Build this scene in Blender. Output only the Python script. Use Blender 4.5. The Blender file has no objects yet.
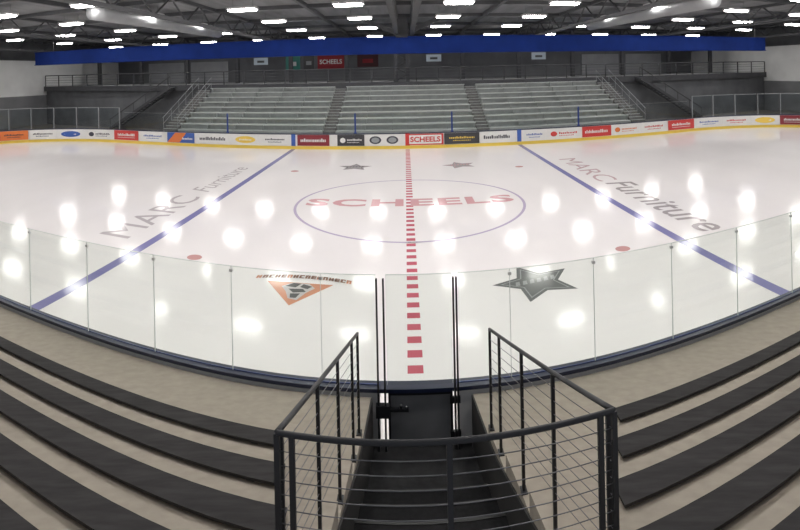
import bpy, math, random
from mathutils import Vector
random.seed(4)
S=bpy.context.scene
COL=S.collection
try: S.view_settings.view_transform='Standard'
except Exception: pass

# ---------- the hall has a bowed ground plan: straight plan lines run as arcs round the stand aisle
def bend(x,d,z):
    r=math.hypot(x,d)
    return (r*math.atan2(x,d), r, z)

# ---------- materials
def mat(name,col,rough=.6,metal=0,noise=0,scale=4,stretch=(1,1,1),emit=0,spec=.5,bump=0,coat=0):
    m=bpy.data.materials.new(name); m.use_nodes=True
    nt=m.node_tree; b=nt.nodes["Principled BSDF"]
    b.inputs["Base Color"].default_value=(*col,1)
    b.inputs["Roughness"].default_value=rough
    b.inputs["Metallic"].default_value=metal
    b.inputs["Specular IOR Level"].default_value=spec
    if coat: 
        b.inputs["Coat Weight"].default_value=coat; b.inputs["Coat Roughness"].default_value=.12
    if emit:
        b.inputs["Emission Color"].default_value=(*col,1); b.inputs["Emission Strength"].default_value=emit
    if noise or bump:
        tc=nt.nodes.new("ShaderNodeTexCoord"); mp=nt.nodes.new("ShaderNodeMapping")
        mp.inputs["Scale"].default_value=stretch
        n=nt.nodes.new("ShaderNodeTexNoise"); n.inputs["Scale"].default_value=scale; n.inputs["Detail"].default_value=6
        nt.links.new(tc.outputs["Object"],mp.inputs[0]); nt.links.new(mp.outputs[0],n.inputs["Vector"])
        if noise:
            cr=nt.nodes.new("ShaderNodeValToRGB")
            cr.color_ramp.elements[0].position=.3; cr.color_ramp.elements[1].position=.7
            cr.color_ramp.elements[0].color=(*[c*(1-noise) for c in col],1)
            cr.color_ramp.elements[1].color=(*[min(1,c*(1+noise)) for c in col],1)
            nt.links.new(n.outputs["Fac"],cr.inputs[0]); nt.links.new(cr.outputs[0],b.inputs["Base Color"])
        if bump:
            bp=nt.nodes.new("ShaderNodeBump"); bp.inputs["Strength"].default_value=bump; bp.inputs["Distance"].default_value=.02
            nt.links.new(n.outputs["Fac"],bp.inputs["Height"]); nt.links.new(bp.outputs[0],b.inputs["Normal"])
    return m
def glassmat(name,tint):
    m=bpy.data.materials.new(name); m.use_nodes=True; nt=m.node_tree
    for n in list(nt.nodes): nt.nodes.remove(n)
    o=nt.nodes.new("ShaderNodeOutputMaterial"); mx=nt.nodes.new("ShaderNodeMixShader")
    t=nt.nodes.new("ShaderNodeBsdfTransparent"); g=nt.nodes.new("ShaderNodeBsdfGlossy")
    t.inputs[0].default_value=(*tint,1); g.inputs["Roughness"].default_value=.03
    lw=nt.nodes.new("ShaderNodeLayerWeight"); lw.inputs[0].default_value=.5
    p=nt.nodes.new("ShaderNodeMath"); p.operation='POWER'; p.inputs[1].default_value=4
    q=nt.nodes.new("ShaderNodeMath"); q.operation='MULTIPLY_ADD'; q.inputs[1].default_value=.3; q.inputs[2].default_value=.02
    nt.links.new(lw.outputs["Facing"],p.inputs[0]); nt.links.new(p.outputs[0],q.inputs[0])
    nt.links.new(q.outputs[0],mx.inputs[0]); nt.links.new(t.outputs[0],mx.inputs[1]); nt.links.new(g.outputs[0],mx.inputs[2])
    nt.links.new(mx.outputs[0],o.inputs[0]); return m

PS=.085; PR=.10
ICE=mat("ice_surface",(.88,.852,.848),PR,0,.03,.35,(1,.5,1),coat=0,spec=PS)
def paint(n,c): return mat(n,c,PR,spec=PS)
PBLUE=paint("ice_paint_blue",(.24,.235,.45))
PCIRC=paint("ice_paint_pale_blue",(.52,.46,.60))
PRED=paint("ice_paint_red",(.56,.14,.18))
PREDP=paint("ice_paint_faded_red",(.68,.40,.42))
PREDG=paint("ice_paint_washed_red",(.60,.45,.46))
PDOT=paint("ice_paint_dot_red",(.60,.34,.33))
PGREY=paint("ice_paint_grey",(.53,.49,.50))
PGREYD=paint("ice_paint_mid_grey",(.42,.385,.39))
PSTAR=paint("ice_paint_star_outline",(.38,.39,.39))
PSTARD=paint("ice_paint_star_body",(.18,.185,.185))
PDARK=paint("ice_paint_charcoal",(.15,.15,.15))
PORANGE=paint("ice_paint_orange",(.68,.33,.22))
PBROWN=paint("ice_paint_brown",(.38,.24,.19))
PWHITE=paint("ice_paint_white",(.88,.852,.848))
PFIG=paint("ice_paint_pale_grey",(.62,.59,.58))
WHITE=mat("white_plastic",(.78,.78,.76),.4,noise=.03)
YELLOW=mat("yellow_kickplate",(.80,.60,.10),.4)
NAVY=mat("navy_cap_plastic",(.010,.016,.045),.4)
NAVYLINE=mat("blue_trim_plastic",(.03,.05,.18),.35)
CONC=mat("tan_concrete",(.355,.315,.258),.9,noise=.09,scale=6,stretch=(1,2.0,1),bump=.15)
RUBBER=mat("dark_bench_plank",(.038,.036,.036),.8,noise=.25,scale=6,stretch=(.5,3,3),spec=.2)
RAIL=mat("charcoal_painted_steel",(.020,.021,.024),.45,.2)
CABLE=mat("steel_cable",(.16,.16,.17),.4,.8)
BLACKR=mat("black_rubber_floor",(.010,.010,.011),.8,noise=.3,scale=20,spec=.2)
LANDG=mat("dark_landing_mat",(.035,.035,.036),.8,noise=.2,scale=10,spec=.2)
NOSE=mat("stair_nosing_grey",(.028,.028,.028),.6)
DOORG=mat("grey_gate_panel",(.19,.195,.20),.5,noise=.15,scale=3)
SIDEP=mat("aisle_side_grey",(.030,.029,.028),.7,noise=.15,scale=3)
GLASS=glassmat("clear_tempered_glass",(.952,.976,.956))
GLASS2=glassmat("hazy_corner_glass",(.80,.86,.87))
GLASS3=glassmat("far_clear_glass",(.93,.96,.96))
GEDGE=mat("glass_edge",(.70,.75,.72),.25)
CLIP=mat("aluminium_clip",(.65,.65,.65),.4,.4)
MULL=mat("grey_mullion",(.32,.34,.35),.5,.3)
ALU=mat("brushed_aluminium_plank",(.48,.51,.50),.5,.1,noise=.10,scale=2,stretch=(.4,5,5))
ALUD=mat("darker_grey_riser",(.32,.34,.33),.6,.1,noise=.12,scale=2)  # riser and frame grey, a darker tone than the planks
STEP=mat("worn_step_metal",(.15,.15,.145),.6,noise=.2,scale=5)
DWALL=mat("dark_grey_wall",(.12,.125,.132),.8,noise=.2,scale=.6)
BWALL=mat("back_wall_grey",(.12,.125,.135),.8,noise=.15,scale=.6)
PWALL=mat("pale_grey_wall_panel",(.30,.31,.325),.8,noise=.12,scale=.6)
MWALL=mat("mid_grey_wall",(.22,.225,.235),.8,noise=.15,scale=.6)
LWALL=mat("white_painted_wall",(.85,.86,.85),.8,noise=.06,scale=.6)
CEIL=mat("grey_metal_deck_ceiling",(.19,.193,.20),.8,noise=.2,scale=.4,stretch=(4,.5,1))
STEELC=mat("grey_roof_steel",(.16,.165,.172),.6,noise=.15,scale=2)
TRUSS=mat("dark_truss_steel",(.055,.057,.062),.6,noise=.15,scale=2)
WRAIL=mat("grey_walkway_rail",(.12,.125,.13),.5,.3)
DUCT=mat("galvanised_duct",(.36,.37,.38),.5,.3,noise=.1,scale=1)
BEAM=mat("royal_blue_fascia",(.014,.038,.215),.8,noise=.1,scale=1,spec=.1)
LAMP=mat("lamp_tube_glow",(1,.96,.93),.5,emit=33)
HOUS=mat("lamp_housing_white",(.5,.5,.5),.5)
FLOORM=mat("concrete_floor",(.2,.19,.18),.8,noise=.15,scale=1)
SKYB=mat("blue_post_paint",(.03,.07,.30),.4)
INK=mat("sign_ink_dark",(.05,.05,.07),.5)
SRED=mat("sign_red",(.60,.05,.045),.45)
SDRED=mat("sign_dark_red",(.25,.03,.04),.45)
BDRED=mat("banner_deep_red",(.30,.02,.03),.7)
BDARK=mat("banner_near_black",(.06,.014,.018),.7)
SBLUE=mat("sign_blue",(.05,.12,.42),.45)
SYEL=mat("sign_yellow",(.85,.6,.10),.45)
SORG=mat("sign_orange",(.75,.20,.05),.45)
SDARK=mat("sign_charcoal",(.05,.05,.055),.45)
SGREEN=mat("sign_green",(.03,.22,.18),.45)
WIN=mat("pale_window_pane",(.45,.52,.58),.3,emit=.15)

def wloc(o):
    v=Vector(o.location)
    while o.parent: o=o.parent; v+=Vector(o.location)
    return v
class MB:
    def __init__(s): s.v=[];s.f=[];s.m=[];s.mats=[]
    def mi(s,m):
        if m not in s.mats: s.mats.append(m)
        return s.mats.index(m)
    def box(s,x0,x1,y0,y1,z0,z1,m,step=1.0,fx=None):
        nx=max(1,math.ceil(abs(x1-x0)/step)); ny=max(1,math.ceil(abs(y1-y0)/step)); b=len(s.v); mi=s.mi(m)
        for k,z in enumerate((z0,z1)):
            for j in range(ny+1):
                for i in range(nx+1):
                    p=(x0+(x1-x0)*i/nx, y0+(y1-y0)*j/ny, z)
                    s.v.append(fx(*p) if fx else p)
        N=(nx+1)*(ny+1)
        I=lambda i,j,k:b+k*N+j*(nx+1)+i
        for j in range(ny):
            for i in range(nx):
                s.f.append((I(i,j,1),I(i+1,j,1),I(i+1,j+1,1),I(i,j+1,1)))
                s.f.append((I(i,j,0),I(i,j+1,0),I(i+1,j+1,0),I(i+1,j,0)))
        for i in range(nx):
            s.f.append((I(i,0,0),I(i+1,0,0),I(i+1,0,1),I(i,0,1)))
            s.f.append((I(i+1,ny,0),I(i,ny,0),I(i,ny,1),I(i+1,ny,1)))
        for j in range(ny):
            s.f.append((I(0,j+1,0),I(0,j,0),I(0,j,1),I(0,j+1,1)))
            s.f.append((I(nx,j,0),I(nx,j+1,0),I(nx,j+1,1),I(nx,j,1)))
        s.m+= [mi]*(len(s.f)-len(s.m)); return s
    def tube(s,pts,r,m,n=8,step=.4,square=False):
        P=[Vector(pts[0])]
        for a,b in zip(pts,pts[1:]):
            a=Vector(a);b=Vector(b);k=max(1,math.ceil((b-a).length/step))
            for i in range(1,k+1): P.append(a.lerp(b,i/k))
        mi=s.mi(m); base=len(s.v)
        if square: n=4
        for i,p in enumerate(P):
            t=(P[min(i+1,len(P)-1)]-P[max(i-1,0)]).normalized()
            up=Vector((0,0,1)) if abs(t.z)<.95 else Vector((0,1,0))
            a=t.cross(up).normalized(); c=a.cross(t).normalized()
            for k in range(n):
                an=2*math.pi*(k+(.5 if square else 0))/n; q=p+(a*math.cos(an)+c*math.sin(an))*(r*(1.414 if square else 1))
                s.v.append(tuple(q))
        for i in range(len(P)-1):
            for k in range(n):
                s.f.append((base+i*n+k,base+i*n+(k+1)%n,base+(i+1)*n+(k+1)%n,base+(i+1)*n+k))
        s.f.append(tuple(base+k for k in range(n))[::-1]); e=base+(len(P)-1)*n
        s.f.append(tuple(e+k for k in range(n)))
        s.m+= [mi]*(len(s.f)-len(s.m)); return s
    def wall(s,path,t0,t1,z0,z1,m):
        b=len(s.v);mi=s.mi(m);n=len(path)
        for i in range(n):
            a=path[max(i-1,0)];c=path[min(i+1,n-1)]
            tx,ty=c[0]-a[0],c[1]-a[1];L=math.hypot(tx,ty);nx,ny=ty/L,-tx/L
            for t,z in ((t0,z0),(t1,z0),(t1,z1),(t0,z1)):
                s.v.append((path[i][0]+nx*t,path[i][1]+ny*t,z))
        for i in range(n-1):
            j=i+1
            for k in range(4):
                s.f.append((b+i*4+k,b+i*4+(k+1)%4,b+j*4+(k+1)%4,b+j*4+k))
        s.f.append((b+3,b+2,b+1,b)); e=b+(n-1)*4; s.f.append((e,e+1,e+2,e+3))
        s.m+= [mi]*(len(s.f)-len(s.m)); return s
    def poly(s,pts,m):
        b=len(s.v); s.v+=list(pts); s.f.append(tuple(range(b,b+len(pts)))); s.m.append(s.mi(m)); return s
    def add(s,vs,fs,m):
        b=len(s.v); s.v+=list(vs); mi=s.mi(m)
        for f in fs: s.f.append(tuple(b+i for i in f)); s.m.append(mi)
        return s
    def make(s,name,parent=None,label=None,cat=None,kind=None,group=None,smooth=False):
        W=[Vector(bend(*p)) for p in s.v]
        xs=[p.x for p in W];ys=[p.y for p in W];zs=[p.z for p in W]
        o0=Vector(((min(xs)+max(xs))/2,(min(ys)+max(ys))/2,min(zs)))
        me=bpy.data.meshes.new(name); me.from_pydata([tuple(p-o0) for p in W],[],s.f)
        for mm in s.mats: me.materials.append(mm)
        for p,i in zip(me.polygons,s.m): p.material_index=i; p.use_smooth=smooth
        me.update()
        o=bpy.data.objects.new(name,me); COL.objects.link(o)
        o.location=o0
        if parent is not None:
            o.parent=parent; o.location=o0-wloc(parent)
        if label:o["label"]=label
        if cat:o["category"]=cat
        if kind:o["kind"]=kind
        if group:o["group"]=group
        return o
def empty(name,x,d,z,label,cat,group=None,kind=None):
    o=bpy.data.objects.new(name,None); COL.objects.link(o); o.location=bend(x,d,z); o.empty_display_size=.2
    o["label"]=label;o["category"]=cat
    if group:o["group"]=group
    if kind:o["kind"]=kind
    return o

_tc={}
def textmesh(body,bold=.02,shear=0,space=1):
    k=(body,bold,shear,space)
    if k in _tc:return _tc[k]
    c=bpy.data.curves.new("t",'FONT'); c.body=body; c.offset=bold; c.shear=shear; c.resolution_u=3; c.space_character=space
    o=bpy.data.objects.new("t",c); COL.objects.link(o)
    dg=bpy.context.evaluated_depsgraph_get(); me=bpy.data.meshes.new_from_object(o.evaluated_get(dg))
    vs=[tuple(v.co) for v in me.vertices]
    fs=[tuple(p.vertices) for p in me.polygons if abs(p.normal.z)>.5 and p.area>1e-7]
    def orient(f):
        a=sum(vs[f[i]][0]*vs[f[(i+1)%len(f)]][1]-vs[f[(i+1)%len(f)]][0]*vs[f[i]][1] for i in range(len(f)))
        return f if a>0 else f[::-1]
    fs=[orient(f) for f in fs]
    bpy.data.objects.remove(o); bpy.data.curves.remove(c); bpy.data.meshes.remove(me)
    x0=min(v[0] for v in vs);x1=max(v[0] for v in vs);y0=min(v[1] for v in vs);y1=max(v[1] for v in vs)
    r=([((v[0]-x0)/(x1-x0),(v[1]-y0)/(y1-y0)) for v in vs],fs); _tc[k]=r; return r

# =====================================================================  STRUCTURE
BD=62.0   # depth of the hall
CZ=9.25   # underside of roof steel
MB().box(-44,44,1,BD+1,-.4,-.03,FLOORM,2).make("floor",kind="structure")
m=MB(); m.box(-44,44,BD,BD+.4,-.03,11,BWALL,1.5); m.make("wall_back",kind="structure")
for sx,nm in ((-1,"wall_left"),(1,"wall_right")):
    m=MB(); a,b=(39,39.4) if sx>0 else (-39.4,-39)
    m.box(a,b,1,BD,-.03,3.4,MWALL,1.5); m.box(a,b,1,BD,3.4,7.4,LWALL,1.5); m.box(a,b,1,BD,7.4,11,DWALL,1.5); m.make(nm,kind="structure")
MB().box(-44,44,1,BD+1,CZ+.35,CZ+.65,CEIL,2).make("ceiling",kind="structure")
for n_,(a,b) in enumerate(((-34,-28.6),(-27.6,-22.4),(22.4,27.6),(28.6,34))):
    MB().box(a,b,BD-.08,BD,4.45,7.1,PWALL,1.5).make("trim_%d"%(n_+1),kind="structure")

# =====================================================================  RINK
NEAR,FAR,HX,R=6.9,35.0,30.5,8.5
GO=-.09
BLX=7.88
def outline():
    pts=[]
    def line(a,b,n):
        for i in range(n): pts.append((a[0]+(b[0]-a[0])*i/n,a[1]+(b[1]-a[1])*i/n))
    def arc(cx,cy,a0,a1,n):
        for i in range(n):
            a=math.radians(a0+(a1-a0)*i/n); pts.append((cx+R*math.cos(a),cy+R*math.sin(a)))
    line((.70+GO,NEAR),(HX-R,NEAR),60)
    arc(HX-R,NEAR+R,-90,0,16); line((HX,NEAR+R),(HX,FAR-R),12); arc(HX-R,FAR-R,0,90,20)
    line((HX-R,FAR),(-HX+R,FAR),60)
    arc(-HX+R,FAR-R,90,180,20); line((-HX,FAR-R),(-HX,NEAR+R),12); arc(-HX+R,NEAR+R,180,270,16)
    line((-HX+R,NEAR),(-.33+GO,NEAR),60); pts.append((-.33+GO,NEAR))
    return pts
OUT=outline()
def span(x):
    ax=abs(x)
    if ax<=HX-R: return NEAR,FAR
    q=R-math.sqrt(max(0,R*R-(ax-(HX-R))**2)); return NEAR+q,FAR-q
m=MB(); nx,nd=150,24
for i in range(nx+1):
    x=-HX+2*HX*i/nx; a,b=span(x)
    for j in range(nd+1): m.v.append((x,a+(b-a)*j/nd,0))
for i in range(nx):
    for j in range(nd):
        q=i*(nd+1)+j; m.f.append((q,q+nd+1,q+nd+2,q+1)); m.m.append(0)
m.mats.append(ICE)
ice=m.make("ice_sheet",label="glossy white ice sheet with painted hockey markings",cat="ice rink",smooth=True)
Z=.004
def flat_line(name,x0,x1,y0,y1,mm,step=.5,z=Z):
    mb=MB(); nx=max(1,math.ceil((x1-x0)/1.5)); ny=max(1,math.ceil((y1-y0)/step))
    for j in range(ny+1):
        for i in range(nx+1): mb.v.append((x0+(x1-x0)*i/nx,y0+(y1-y0)*j/ny,z))
    for j in range(ny):
        for i in range(nx):
            q=j*(nx+1)+i; mb.f.append((q,q+1,q+nx+2,q+nx+1)); mb.m.append(0)
    mb.mats.append(mm); return mb.make(name,parent=ice)
for x in (-BLX,BLX): flat_line("blue_line",x-.15,x+.15,NEAR,FAR,PBLUE)
XC=.08
m=MB(); m.mats+= [PRED,PWHITE]; d=NEAR; k=0; hw=.14
m.v+=[(XC-hw,d,Z),(XC+hw,d,Z)]
while d<FAR-.3:
    d+=.25 if k%2==0 else .25
    m.v+=[(XC-hw,d,Z),(XC+hw,d,Z)]; m.f.append((2*k,2*k+1,2*k+3,2*k+2)); m.m.append(k%2); k+=1
m.make("center_red_line",parent=ice)
def ring(cx,cy,r0,r1,mm,name,z=Z,n=96):
    mb=MB()
    for i in range(n):
        a=2*math.pi*i/n
        mb.v+= [(cx+r0*math.cos(a),cy+r0*math.sin(a),z),(cx+r1*math.cos(a),cy+r1*math.sin(a),z)]
    for i in range(n):
        j=(i+1)%n; mb.f.append((2*i,2*i+1,2*j+1,2*j)); mb.m.append(0)
    mb.mats.append(mm); return mb.make(name,parent=ice)
CY=20.3
ring(XC,CY,4.48,4.59,PCIRC,"center_circle")
for sx in (-1,1):
    for dy in (-6.75,6.75):
        mb=MB(); n=24; mb.poly([(sx*6.05+.22*math.cos(2*math.pi*i/n),CY+dy+.22*math.sin(2*math.pi*i/n),Z) for i in range(n)],PDOT)
        mb.make("faceoff_dot",parent=ice)
def ice_text(body,f,mm,name="painted_lettering",bold=.03,shear=0,z=.008,space=1):
    vs,fs=textmesh(body,bold,shear,space); mb=MB(); mb.add([(*f(u,v),z) for u,v in vs],fs,mm)
    return mb.make(name,parent=ice)
ice_text("SCHEELS",lambda u,v:(-4.1+8.4*u,20.0+1.15*v),PREDP,bold=.035,space=1.12)
ice_text("MARC",lambda u,v:(-8.7-1.15*v,14.2+6.2*u),PGREY,bold=.0,space=1.0)
ice_text("Furniture",lambda u,v:(-8.8-.9*v,21.4+6.2*u),PGREY,bold=.0,shear=.2)
ice_text("MARC",lambda u,v:(8.7+1.0*v,28.4-6.4*u),PREDG,bold=.0)
ice_text("Furniture",lambda u,v:(8.8+1.2*v,21.6-8.1*u),PGREYD,bold=.01,shear=.2)
def star(cx,cy,ro,mm,mm2,rot,name="painted_star_emblem"):
    mb=MB()
    def pts(R0,k,z): 
        return [(cx+(R0 if i%2==0 else R0*k)*math.cos(rot+math.pi*i/5),cy+(R0 if i%2==0 else R0*k)*math.sin(rot+math.pi*i/5),z) for i in range(10)]
    P=pts(ro,.5,Z); mb.add(P+[(cx,cy,Z)],[(i,(i+1)%10,10) for i in range(10)],mm)
    A=pts(ro*.82,.5,.008);B=pts(ro*.76,.5,.008)
    mb.add(A+B,[(i,(i+1)%10,10+(i+1)%10,10+i) for i in range(10)],mm2)
    for q in range(6):
        x0=cx-ro*.5+q*ro*.17; y0=cy-ro*.12+q*ro*.03
        mb.add([(x0,y0,.010),(x0+ro*.11,y0+ro*.02,.010),(x0+ro*.13,y0+ro*.22,.010),(x0+ro*.04,y0+ro*.20,.010)],[(0,1,2,3)],mm2)
    return mb.make(name,parent=ice)
star(3.12,12.25,1.10,PSTARD,PSTAR,math.pi/2+.25)
star(2.95,28.4,1.0,PGREYD,PREDP,math.pi/2+.25); star(-2.9,28.4,1.0,PGREYD,PDARK,math.pi/2)
mb=MB(); tx,ty=-2.68,12.25
mb.add([(tx-.90,ty+.30,Z),(tx+.80,ty+.30,Z),(tx-.05,ty-.95,Z)],[(0,1,2)],PORANGE)
mb.add([(tx-.46,ty+.04,.008),(tx-.22,ty+.30,.008),(tx+.2,ty+.28,.008),(tx+.38,ty+.04,.008),(tx+.2,ty-.26,.008),(tx+.06,ty-.66,.008),(tx-.16,ty-.6,.008),(tx-.30,ty-.22,.008)],[(0,1,2,3,4,5,6,7)],PFIG)
for P in ([(-.38,.06),(-.2,.28),(.0,.26),(-.1,.02)],[(.06,.24),(.3,.12),(.2,-.04),(.0,.06)],[(-.26,-.08),(.1,-.04),(.2,-.2),(-.1,-.28)],[(-.16,-.34),(.08,-.3),(.02,-.56),(-.12,-.56)]):
    mb.add([(tx+a,ty+b,.012) for a,b in P][::-1],[(0,1,2,3)],PDARK)
def arcp(u,h): return (tx-1.25+2.5*u, ty+.38+h+.24*(1-(2*u-1)**2)-.05)
glyph=[1,2,0,1,3,2,1,0,2,3,1,2,1,3,0,2]
for i,g in enumerate(glyph):
    a=(i+.08)/16; b=(i+.9)/16; t=.022
    mg=PBROWN if i%5 else PORANGE
    def st_(u0,u1,h0,h1): mb.add([(*arcp(u0,h0),.009),(*arcp(u1,h0),.009),(*arcp(u1,h1),.009),(*arcp(u0,h1),.009)],[(0,1,2,3)],mg)
    st_(a,a+t,.04,.24)
    if g in (1,2): st_(b-t,b,.04,.24)
    if g in (0,2,3): st_(a,b,.18,.24)
    if g in (1,3): st_(a,b,.11,.16)
    if g in (0,3): st_(a,b,.04,.09)
mb.make("painted_triangle_emblem",parent=ice)

boards=MB().wall(OUT,.0,.12,.22,1.03,WHITE).make("dasher_board",label="white rink boards with yellow kickplate and navy cap",cat="rink boards")
MB().wall(OUT,-.012,.12,-.03,.22,YELLOW).make("kickplate",parent=boards)
MB().wall(OUT,-.02,.17,1.03,1.08,NAVY).make("cap_rail",parent=boards)
MB().wall(OUT,.055,.075,1.08,1.09,NAVYLINE).make("cap_trim",parent=boards)
for x in (-BLX,BLX): MB().box(x-.15,x+.15,FAR-.02,FAR,.22,1.06,SBLUE).make("painted_blue_stripe",parent=boards)
MB().box(XC-.15,XC+.15,FAR-.02,FAR,.22,1.06,SRED).make("painted_red_stripe",parent=boards)

def onboard(th):
    x=FAR*math.tan(th)
    if abs(x)<=HX-R: return (x,FAR)
    s_=1 if th>0 else -1; cx,cy=s_*(HX-R),FAR-R; a,b=math.sin(th),math.cos(th)
    B=a*cx+b*cy; C=cx*cx+cy*cy-R*R; t=B+math.sqrt(max(0,B*B-C)); return (a*t,b*t)
def brg(px): return (px-406)/510
ads=[(-26,0,SRED,WHITE,"bar"),(0,28,SORG,INK,"thin"),(29,56,WHITE,INK,"thin"),(57,84,WHITE,SBLUE,"oval"),(86,112,WHITE,INK,"mark"),(114,138,SRED,WHITE,"bar"),(140,165,WHITE,SBLUE,"thin"),(167,194,SBLUE,SORG,"diag"),
(196,229,WHITE,INK,"wide"),(231,259,WHITE,SYEL,"oval"),(261,288,WHITE,INK,"thin"),(297,329,SDRED,WHITE,"wide"),(337,364,SDARK,WHITE,"mark"),(365,402,WHITE,INK,"rounds"),(407,443,SRED,"SCHEELS",""),(444,479,SDARK,SYEL,"thin"),
(480,514,WHITE,INK,"wide"),(523,546,WHITE,SBLUE,"thin"),(547,580,WHITE,SRED,"mark"),(582,611,SRED,WHITE,"wide"),(612,639,WHITE,SORG,"mark"),(641,667,WHITE,SRED,"thin"),(668,694,SRED,WHITE,"bar"),(696,722,WHITE,SBLUE,"thin"),
(723,750,WHITE,SRED,"thin"),(751,779,WHITE,SYEL,"oval"),(780,806,SDRED,WHITE,"bar"),(808,834,WHITE,INK,"thin")]
adlab={SRED:"bright red advertising panel on the rink boards",SORG:"orange advertising panel on the rink boards",WHITE:"white advertising panel with small logo on boards",
SBLUE:"blue and orange advertising panel on boards",SDRED:"dark red advertising panel on the boards",SDARK:"charcoal advertising panel on the rink boards",SYEL:"yellow advertising panel on the rink boards"}
for a,b,bg,fg,lay in ads:
    t0,t1=brg(a),brg(b)
    def pos(u,z,off): 
        p=onboard(t0+(t1-t0)*u); L=math.hypot(*p); k=1-off/L; return (p[0]*k,p[1]*k,z)
    mb=MB(); n=8
    vs=[];fs=[]
    for i in range(n+1):
        for off in (.02,.05): 
            for z in (.25,1.01): vs.append(pos(i/n,z,off))
    for i in range(n):
        k=i*4; j=k+4
        fs+=[(k+2,j+2,j+3,k+3),(k,k+1,j+1,j),(k+1,k+3,j+3,j+1),(k,j,j+2,k+2)]
    fs+=[(0,2,3,1),(n*4,n*4+1,n*4+3,n*4+2)]
    mb.add(vs,fs,bg)
    def patch(u0,u1,z0,z1,mm,off=.06):
        k=4; vs=[];fs=[]
        for i in range(k+1):
            u=u0+(u1-u0)*i/k; vs+=[pos(u,z0,off),pos(u,z1,off)]
        for i in range(k): fs.append((2*i,2*i+2,2*i+3,2*i+1))
        mb.add(vs,fs,mm)
    def disc(u,z,ru,rz_,mm,off=.06): mb.add([pos(u+ru*math.cos(2*math.pi*i/18),z+rz_*math.sin(2*math.pi*i/18),off) for i in range(18)],[tuple(range(18))],mm)
    rr=random.Random(int(a)+9)
    def word(u0,u1,z0,z1,mm,off=.06):
        u=u0
        while u<u1-.02:
            w=rr.uniform(.025,.045); h=rr.choice((z1,z0+(z1-z0)*.7,z0+(z1-z0)*.7)); patch(u,min(u1,u+w),z0,h,mm,off); u+=w+.016
    if fg=="SCHEELS":
        patch(.05,.95,.33,.93,WHITE)
        vs,fs=textmesh("SCHEELS",.03); mb.add([pos(.08+.84*u,.45+.37*v,.07) for u,v in vs],fs,SRED)
        lab="white advertising panel with red border reading SCHEELS"
    else:
        lab=adlab[bg]
        if lay=="bar": word(.15,.85,.58,.78,fg); patch(.15,.85,.44,.47,fg)
        elif lay=="thin": word(.14,.86,.62,.76,fg); word(.25,.75,.46,.53,fg)
        elif lay=="wide": word(.10,.90,.52,.76,fg)
        elif lay=="oval": disc(.5,.63,.36,.25,fg); word(.28,.72,.57,.69,WHITE,.066)
        elif lay=="mark": disc(.2,.63,.10,.18,fg); word(.36,.90,.60,.74,fg); word(.36,.8,.46,.52,fg)
        elif lay=="rounds": disc(.27,.63,.16,.27,fg); disc(.73,.63,.16,.27,fg); disc(.27,.63,.11,.18,MULL,.066); disc(.73,.63,.11,.18,MULL,.066)
        elif lay=="diag":
            mb.add([pos(.0,.26,.06),pos(.45,.26,.06),pos(.7,1.0,.06),pos(.3,1.0,.06)],[(0,1,2,3)],fg); word(.55,.95,.5,.66,WHITE if bg is not WHITE else INK,.066)
    mb.make("advertising_panel",label=lab,cat="advertising sign",group="advertising panels along the rink boards")

for px in (227,355,452,579):
    p=onboard(brg(px)); x,y=p[0],p[1]+.12
    e=empty("glass_support_post",x,y,1.08,"blue steel post above the rink boards","post",group="blue posts on the boards")
    MB().box(x-.055,x+.055,y-.04,y+.04,1.085,2.5,SKYB).make("post_shaft",parent=e)
    MB().box(x-.10,x+.10,y-.05,y+.05,1.08,1.16,SKYB).make("base_plate",parent=e)
for i in range(14):
    a=-21.6+i*3.086; b=a+3.086
    g=MB().add([(a+.02+(b-a-.04)*q/2,FAR+.04,z) for q in range(3) for z in (1.085,2.45)],[(0,2,3,1),(2,4,5,3)],GLASS3).make("far_glass",parent=boards)
    MB().box(a+.02,b-.02,FAR+.035,FAR+.045,2.45,2.47,MULL,1.5).make("top_channel",parent=g)
def arcpts(sx):
    P=[]
    for i in range(8):
        a=math.radians(90-90*i/7); P.append((sx*(HX-R+(R+.06)*math.cos(a)),FAR-R+(R+.06)*math.sin(a)))
    return P
for sx in (-1,1):
    P=arcpts(sx)
    for i in range(len(P)-1):
        (xa,ya),(xb,yb)=P[i],P[i+1]
        f=lambda t,z:(xa+(xb-xa)*t,ya+(yb-ya)*t,z)
        g=MB().add([f(.05,1.09),f(.95,1.09),f(.95,2.8),f(.05,2.8)],[(0,1,2,3)],GLASS2).make("corner_glass",parent=boards)
        MB().tube([f(.03,1.09),f(.03,2.85)],.03,MULL,square=True).make("mullion",parent=g)
        MB().tube([f(.05,2.83),f(.97,2.83)],.018,MULL,square=True).make("top_channel",parent=g)

GT=2.56
Ls=[-.36+GO,-1.2,-2.48,-3.73,-4.98,-6.26,-7.5,-8.75,-10.0,-11.25]
Rs=[.74+GO,1.36,2.58,3.86,5.11,6.36,7.64,8.9,10.15,11.4]
def glass_panel(x0,x1,parent,name="glass_panel"):
    mb=MB(); g=.004; y0,y1=NEAR-.088,NEAR-.076
    mb.box(x0+g,x1-g,y0,y1,1.09,GT,GLASS,step=.3)
    mb2=MB(); e=.0018
    mb2.box(x0+g,x1-g,y0-.001,y1+.001,GT,GT+.006,GEDGE,step=.3)
    mb2.box(x0+g-e,x0+g,y0-.001,y1+.001,1.09,GT+.006,GEDGE); mb2.box(x1-g,x1-g+e,y0-.001,y1+.001,1.09,GT+.006,GEDGE)
    o=mb.make(name,parent=parent); mb2.make("polished_edge",parent=o)
    return o
for a,b in [(b,a) for a,b in zip(Ls,Ls[1:])]+[(a,b) for a,b in zip(Rs,Rs[1:])]: glass_panel(a,b,boards)
for x in Ls[1:]+Rs[1:]:
    MB().box(x-.022,x+.022,NEAR-.10,NEAR-.065,GT-.08,GT-.04,CLIP).make("glass_clip",parent=boards)
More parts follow.
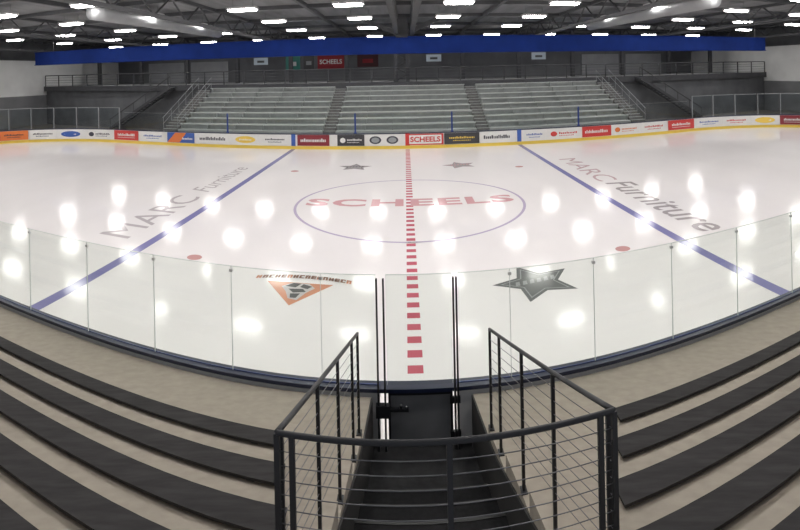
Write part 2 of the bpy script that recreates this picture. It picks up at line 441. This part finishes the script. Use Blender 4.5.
gate=empty("rink_gate",.18+GO,NEAR,.3,"grey rink gate with tall black posts and latch","gate")
for x in (-.345,-.255,.665,.705):
    x+=GO; MB().box(x-.012,x+.012,NEAR-.23,NEAR-.19,.3,GT+.0,RAIL).make("gate_post",parent=gate)
MB().box(-.22+GO,.64+GO,NEAR-.10,NEAR-.05,.32,1.03,DOORG,step=.2).make("door_panel",parent=gate)
fr=MB()
for (a,b,c,d_) in ((-.22,-.19,.32,1.02),(.61,.64,.32,1.02),(-.19,.61,.32,.36),(-.19,.61,.97,1.02)): fr.box(a+GO,b+GO,NEAR-.12,NEAR-.10,c,d_,RAIL,.2)
fr.make("door_frame",parent=gate)
MB().box(-.33+GO,.70+GO,NEAR-.17,NEAR+.02,1.03,1.08,NAVY,step=.2).make("door_cap",parent=gate)
glass_panel(-.23+GO,.65+GO,gate,"gate_glass")
lt=MB(); lt.box(-.33+GO,.05+GO,NEAR-.20,NEAR-.16,.80,.84,RAIL,.1); lt.box(-.38+GO,-.2+GO,NEAR-.24,NEAR-.16,.74,.90,RAIL); lt.tube([(-.05+GO,NEAR-.18,.82),(-.05+GO,NEAR-.24,.92)],.018,RAIL)
lt.tube([(.02+GO,NEAR-.18,.82),(.02+GO,NEAR-.12,.82)],.014,CLIP)
lt.make("gate_latch",parent=gate)
for z in (.45,.9): MB().box(.60+GO,.74+GO,NEAR-.16,NEAR-.12,z-.04,z+.04,RAIL).make("gate_hinge",parent=gate)

# =====================================================================  NEAR STAND
def XL(d): return -.615-.058*(5.9-d)
def XR(d): return .925+.096*(5.9-d)
TD,TZ,NT=.74,.20,6
def stand(side):
    tiers=[(5.95,NEAR-.18,.98)]
    for k in range(NT): tiers.append((5.95-TD*(k+1),5.95-TD*k,1.08+TZ*k))
    mb=MB()
    for a,b,z in tiers:
        if side<0: fx=lambda x,y,zz:( (XL(y)+.03)+(x) ,y,zz); mb.box(-13,0,a,b,-.03,z,CONC,.4,fx=fx)
        else: fx=lambda x,y,zz:((XR(y)-.03)+x,y,zz); mb.box(0,13,a,b,-.03,z,CONC,.4,fx=fx)
    mb.make("concrete_stand",label="stepped tan concrete spectator terrace beside the aisle",cat="terrace")
    for k in range(NT):
        w=(.22,.26,.28,.30,.31,.31)[k]; dc=5.60-TD*k; d0=dc+w/2; z=1.08+TZ*k
        s0=min(-.262*dc,XL(dc)-.12) if side<0 else max(.425*dc,XR(dc)+.12)
        x0,x1=(-12.5,s0) if side<0 else (s0,12.5)
        e=empty("bench_row",(x0+x1)/2,d0-w/2,z,"long low dark bench plank on concrete terrace","bench",group="dark terrace bench rows")
        MB().box(x0,x1,d0-w,d0,z+.03,z+.06,RUBBER,.3).make("bench_plank",parent=e)
        x=s0-.3*(1 if side<0 else -1)
        for q in range(7):
            MB().box(x-.04,x+.04,d0-w+.03,d0-.03,z-.005,z+.03,RAIL).make("bench_bracket",parent=e)
            x+= -1.8 if side<0 else 1.7
stand(-1);stand(1)
st=empty("aisle_stairs",.2,5,-.03,"black rubber stairs leading to the rink gate","stairs")
tier=[(5.9,NEAR-.01,.3)]+[(5.9-.36*(k+1),5.9-.36*k,.3+.13*(k+1)) for k in range(8)]
for k,(a,b,z) in enumerate(tier):
    mb=MB()
    def fx(x,y,zz): return (XL(y)+.04+x*(XR(y)-XL(y)-.08),y,zz)
    mb.box(0,1,a,b,-.03,z,BLACKR if k else LANDG,.25,fx=fx); mb.make("landing" if k==0 else "tread",parent=st)
    if k: MB().box(0,1,b-.03,b+.004,z-.03,z+.006,NOSE,.25,fx=fx).make("nosing",parent=st)
MB().box(0,.02,2.9,6.7,.3,.99,SIDEP,.25,fx=lambda x,y,zz:(XL(y)+.035+x,y,zz+max(0,(5.6-y)*.25) )).make("side_panel",parent=st)
MB().box(-.02,0,2.9,6.7,.3,.99,SIDEP,.25,fx=lambda x,y,zz:(XR(y)-.035+x,y,zz+max(0,(5.6-y)*.25) )).make("side_panel",parent=st)

def rz(d): return 2.24+(5.9-d)*(.92/3.0)
def tierz(d):
    if d>5.95:return .98
    return 1.08+TZ*int((5.95-d)/TD)
rail=empty("guard_railing",.2,4,1,"charcoal steel guard railing with cable infill around stairs","railing")
for side,X in ((-1,XL),(1,XR)):
    ds=[5.9,5.5,4.72,3.92,2.98]
    MB().tube([(X(5.9),5.9,2.24),(X(2.9),2.9,3.16)],.018,RAIL,10,.15).make("top_rail",parent=rail,smooth=True)
    for d_ in ds:
        MB().tube([(X(d_),d_,tierz(d_)-.01),(X(d_),d_,rz(d_))],.014,RAIL,square=True,step=.4).make("post",parent=rail)
        MB().box(X(d_)-.03,X(d_)+.03,d_-.05,d_+.05,tierz(d_)-.01,tierz(d_)+.012,RAIL).make("base_plate",parent=rail)
    for k in range(9):
        o=.12+.105*k
        MB().tube([(X(5.9),5.9,2.24-o),(X(2.9),2.9,3.16-o)],.003,CABLE,6,.25).make("cable",parent=rail,smooth=True)
xa,xb=XL(2.9),XR(2.9)
MB().tube([(xa,2.9,3.16),(xb,2.9,3.16)],.018,RAIL,10,.12).make("top_rail",parent=rail,smooth=True)
zb0=tierz(2.9)
for x,zb in ((xa,zb0),(xa+.09,zb0),(.21,1.1),(xb-.09,zb0),(xb,zb0)):
    MB().tube([(x,2.9,zb),(x,2.9,3.16)],.016,RAIL,square=True).make("post",parent=rail)
for k in range(9):
    z=3.16-.105-.085*k
    MB().tube([(xa,2.9,z),(xb,2.9,z)],.003,CABLE,6,.15).make("cable",parent=rail,smooth=True)

# =====================================================================  FAR STAND
rows=8; RISE=.385
def bleacher(x0,x1,lab):
    e=empty("bleacher_section",(x0+x1)/2,41,-.03,lab,"bleachers")
    fr=MB()
    for k in range(rows):
        d0=37.4+.98*k; z=1.0+RISE*k
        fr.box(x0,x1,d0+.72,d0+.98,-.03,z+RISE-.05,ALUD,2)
        MB().box(x0,x1,d0+.32,d0+.62,z+.36,z+.41,ALU,2).make("seat_plank",parent=e)
        MB().box(x0,x1,d0-.05,d0+.74,z-.04,z,ALU,2).make("foot_plank",parent=e)
        n=int((x1-x0)/2)
        for q in range(n+1):
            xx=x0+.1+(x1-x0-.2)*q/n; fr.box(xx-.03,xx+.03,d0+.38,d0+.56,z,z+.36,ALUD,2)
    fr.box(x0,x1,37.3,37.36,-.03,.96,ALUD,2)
    fr.make("support_frame",parent=e)
bleacher(-17.9,-6.2,"long aluminium bleacher section beside two aisles")
bleacher(-5.2,5.2,"middle aluminium bleacher section between the aisles")
bleacher(6.2,17.6,"long aluminium bleacher section beside the dark wall")
def farstair(x0,x1,lab,rails=True):
    e=empty("bleacher_stairs",(x0+x1)/2,41,-.03,lab,"stairs")
    for k in range(16):
        d0=37.4+.49*k; z=1.0+RISE/2*(k+1)-.2
        MB().box(x0+.03,x1-.03,d0,d0+.49,-.03,z,STEP,1).make("tread",parent=e)
        MB().box(x0+.03,x1-.03,d0-.02,d0+.08,z,z+.02,ALU,1).make("nosing",parent=e)
    if rails:
        for x in (x0,x1):
            r=MB(); r.tube([(x,37.4,1.9),(x,45.1,5.1)],.026,MULL,6,2); r.tube([(x,37.4,1.4),(x,45.1,4.6)],.016,MULL,6,2)
            for q in range(6):
                t=q/5; dd=37.5+7.5*t; zz=.9+3.1*t; r.tube([(x,dd,zz),(x,dd,zz+1.0)],.02,MULL,6,2)
            r.make("handrail",parent=e)
farstair(-6.2,-5.2,"metal aisle stairs between aluminium bleacher sections",False); farstair(5.2,6.2,"metal aisle stairs between aluminium bleacher sections",False)
farstair(-19.3,-18.0,"end stairs with pale metal handrails"); farstair(17.7,19.0,"end stairs with pale metal handrails")
e=empty("upper_walkway",0,47.5,-.03,"dark raised walkway behind the bleachers","walkway")
MB().box(-38.9,38.9,45.5,BD-.1,4.15,4.4,STEELC,2).make("deck_slab",parent=e)
MB().box(-38.9,38.9,45.9,46.1,-.03,4.15,DWALL,2).make("under_wall",parent=e)
MB().box(-38.9,38.9,45.4,45.5,3.85,4.42,TRUSS,2).make("fascia",parent=e)
r=empty("walkway_railing",0,45.5,4.4,"long steel walkway railing above the bleachers","railing")
for z,rr in ((5.65,.055),(5.38,.018),(5.1,.018),(4.82,.018),(4.55,.018)):
    MB().tube([(-38.8,45.6,z),(38.8,45.6,z)],rr,WRAIL if z<5.6 else TRUSS,6,1.5).make("rail_bar",parent=r)
for i in range(40):
    x=-38.8+i*1.99; MB().tube([(x,45.6,4.4),(x,45.6,5.65)],.045,TRUSS,square=True,step=3).make("post",parent=r)
for sx in (-1,1):
    e=empty("steel_staircase",sx*27,44.8,-.03,"dark steel staircase climbing to the walkway","stairs")
    for k in range(19):
        x=sx*(22.0+k*.36); z=4.4-.23*(k+1)
        MB().box(min(x,x+sx*.34),max(x,x+sx*.34),44.2,45.35,z,z+.05,STEELC,1).make("tread",parent=e)
    for y in (44.15,45.37):
        MB().tube([(sx*22.0,y,4.2),(sx*28.9,y,-.0)],.14,TRUSS,square=True,step=1).make("stringer",parent=e)
    hr=MB(); hr.tube([(sx*21.9,44.15,5.3),(sx*28.9,44.15,1.0)],.05,TRUSS,6,1)
    for q in range(6):
        t=q/5; hr.tube([(sx*(21.9+7*t),44.15,4.3-4.3*t),(sx*(21.9+7*t),44.15,5.3-4.3*t)],.03,TRUSS,6,2)
    hr.make("handrail",parent=e)
for x in (-36,-30,-24,-18,-12,-6,6,12,18,24,30,36):
    mb=MB()
    mb.box(x-.2,x+.2,52.6,52.64,4.4,CZ+.33,TRUSS); mb.box(x-.2,x+.2,52.96,53.0,4.4,CZ+.33,TRUSS); mb.box(x-.03,x+.03,52.64,52.96,4.4,CZ+.33,TRUSS)
    mb.make("steel_column",label="dark steel column on the raised walkway",cat="column",group="walkway columns")
e=empty("lattice_mast",-.25,46.2,4.4,"dark steel lattice mast rising to the roof","mast")
for x in (-.8,.25):
    MB().tube([(x,46.2,4.40),(x,46.2,CZ+.3)],.16,TRUSS,square=True,step=3).make("chord",parent=e)
lat=MB(); z=4.5; s_=0
while z<8.6:
    a,b=(-.8,.25) if s_%2==0 else (.25,-.8); lat.tube([(a,46.2,z),(b,46.2,z+.6)],.06,TRUSS,6,2); z+=.6; s_+=1
lat.make("lacing",parent=e)
e=empty("blue_beam",0,40,6.75,"long royal blue fascia beam hanging under the roof","beam")
BX0,BX1=-35.4,34.2
MB().box(BX0,BX1,40,40.3,6.78,8.0,BEAM,1.5).make("beam_web",parent=e)
MB().box(BX0,BX1,39.85,40.45,6.72,6.78,BEAM,1.5).make("flange",parent=e)
MB().box(BX0,BX1,39.85,40.45,8.0,8.06,BEAM,1.5).make("flange",parent=e)
for x in (-33,-24,-12,12,24,33): MB().tube([(x,40.15,8.06),(x,40.15,CZ+.36)],.05,TRUSS,6,3).make("hanger",parent=e)
def banner(px,w,ya,yb,mm,lab,txt=None,name="banner",cat="banner",fgm=None):
    th=brg(px); d=BD-.07; x=d*math.tan(th); w=w*1.22; rr_=d/math.cos(th)
    z0=5.27+(72-yb)/510*rr_; z1=5.27+(72-ya)/510*rr_
    mb=MB(); mb.box(x-w/2,x+w/2,d,d+.06,z0,z1,mm,1)
    if txt:
        vs,fs=textmesh(txt,.02); mb.add([(x-w*.42+w*.84*u,d-.02,z0+(z1-z0)*(.35+.35*v),) for u,v in vs],fs,WHITE)
    elif fgm:
        mb.add([(x-w*.25,d-.02,z0+(z1-z0)*.3),(x+w*.25,d-.02,z0+(z1-z0)*.3),(x+w*.25,d-.02,z0+(z1-z0)*.6),(x-w*.25,d-.02,z0+(z1-z0)*.6)],[(0,1,2,3)],fgm)
    mb.make(name,label=lab,cat=cat)
banner(294,1.5,54,68,SGREEN,"green banner hung on the dark wall",fgm=CLIP)
banner(310,1.1,54,67,SDARK,"small black banner hung on the wall",fgm=MULL)
banner(332,2.7,54,67,BDRED,"deep red banner with white SCHEELS lettering","SCHEELS")
banner(369,2.1,53,66,BDARK,"near black banner with red emblem on wall",fgm=BDRED)
for px in (262,435,540): banner(px,1.5,55,62,WIN,"small pale window in the back wall",name="wall_window_panel",cat="window",fgm=DWALL)
# =====================================================================  ROOF
for x in (-36,-24,-12,-.6,.6,12,24,36):
    e=empty("roof_truss",x,26,CZ-.8,"dark open-web steel truss under the ceiling","truss",group="roof trusses")
    dep=.9; t=.10 if abs(x)>1 else .15
    N=31
    P=[(x,3+1.95*i,CZ-dep) for i in range(N)]; Q=[(a,b,CZ+.25) for a,b,c in P]
    MB().tube([P[0],P[-1]],t,TRUSS,square=True,step=2).make("bottom_chord",parent=e)
    MB().tube([Q[0],Q[-1]],t,TRUSS,square=True,step=2).make("top_chord",parent=e)
    MB().tube([P[i] if i%2==0 else Q[i] for i in range(N)],.06,TRUSS,6,3).make("web_bracing",parent=e)
e=empty("roof_hanger_frame",-.2,39.3,8.0,"heavy dark steel post with angled roof braces","steel frame")
MB().box(-.65,.25,39.1,39.5,7.95,CZ+.3,TRUSS).make("hanger_post",parent=e)
for x in (-3.4,3.0): MB().tube([(-.2,39.3,8.1),(x,39.3,CZ+.25)],.16,TRUSS,square=True,step=1).make("angled_brace",parent=e)
for x in (-30,-18,-6,6,18,30):
    mb=MB(); mb.box(x-.1,x+.1,3,BD-.2,CZ+.1,CZ+.34,TRUSS,2)
    mb.make("roof_joist",label="dark steel joist running below the roof deck",cat="joist",group="roof joists")
for dd in (13,19,25,31,38,45,52,59):
    mb=MB(); mb.box(-38.5,38.5,dd-.06,dd+.06,CZ+.1,CZ+.34,TRUSS,1.5)
    mb.make("roof_purlin",label="dark steel purlin crossing the ceiling",cat="purlin",group="roof purlins")
for sx in (-1,1):
    MB().tube([(sx*15.4,22,CZ-.5),(sx*15.0,33,CZ-.5),(sx*14.7,38.5,CZ-.5)],.42,DUCT,16,1).make("ventilation_duct",label="round galvanised ventilation duct below the ceiling",cat="duct",smooth=True)
for dd in (4,9.5,15,21,27.5,34.5,42,52):
    for i in range(12):
        x=-33+6*i; z=CZ-.25
        if dd<9 and abs(x)>22: continue
        e=empty("ceiling_lamp",x,dd,z,"wide white fluorescent fixture hanging from the grey ceiling","ceiling light",group="ceiling lamps")
        MB().box(x-.85,x+.85,dd-.42,dd+.42,z,z+.12,HOUS,.7).make("housing",parent=e)
        MB().box(x-.75,x+.75,dd-.35,dd+.35,z-.08,z,LAMP,.7).make("diffuser",parent=e)
        for q in (-.6,.6): MB().tube([(x+q,dd,z+.1),(x+q,dd,z+.61)],.015,STEELC,4,2).make("hanger",parent=e)

w=bpy.data.worlds.new("world"); S.world=w; w.use_nodes=True
w.node_tree.nodes["Background"].inputs[0].default_value=(.9,.92,1,1); w.node_tree.nodes["Background"].inputs[1].default_value=.35
cd=bpy.data.cameras.new("camera"); cam=bpy.data.objects.new("camera",cd); COL.objects.link(cam); S.camera=cam
cam.location=(0,0,5.27); cam.rotation_euler=(math.radians(90),.020,0)
cd.sensor_width=36; cd.lens=510/800*36; cd.shift_x=-5/800; cd.shift_y=-(265-72)/800; cd.clip_end=300; cd.clip_start=.05
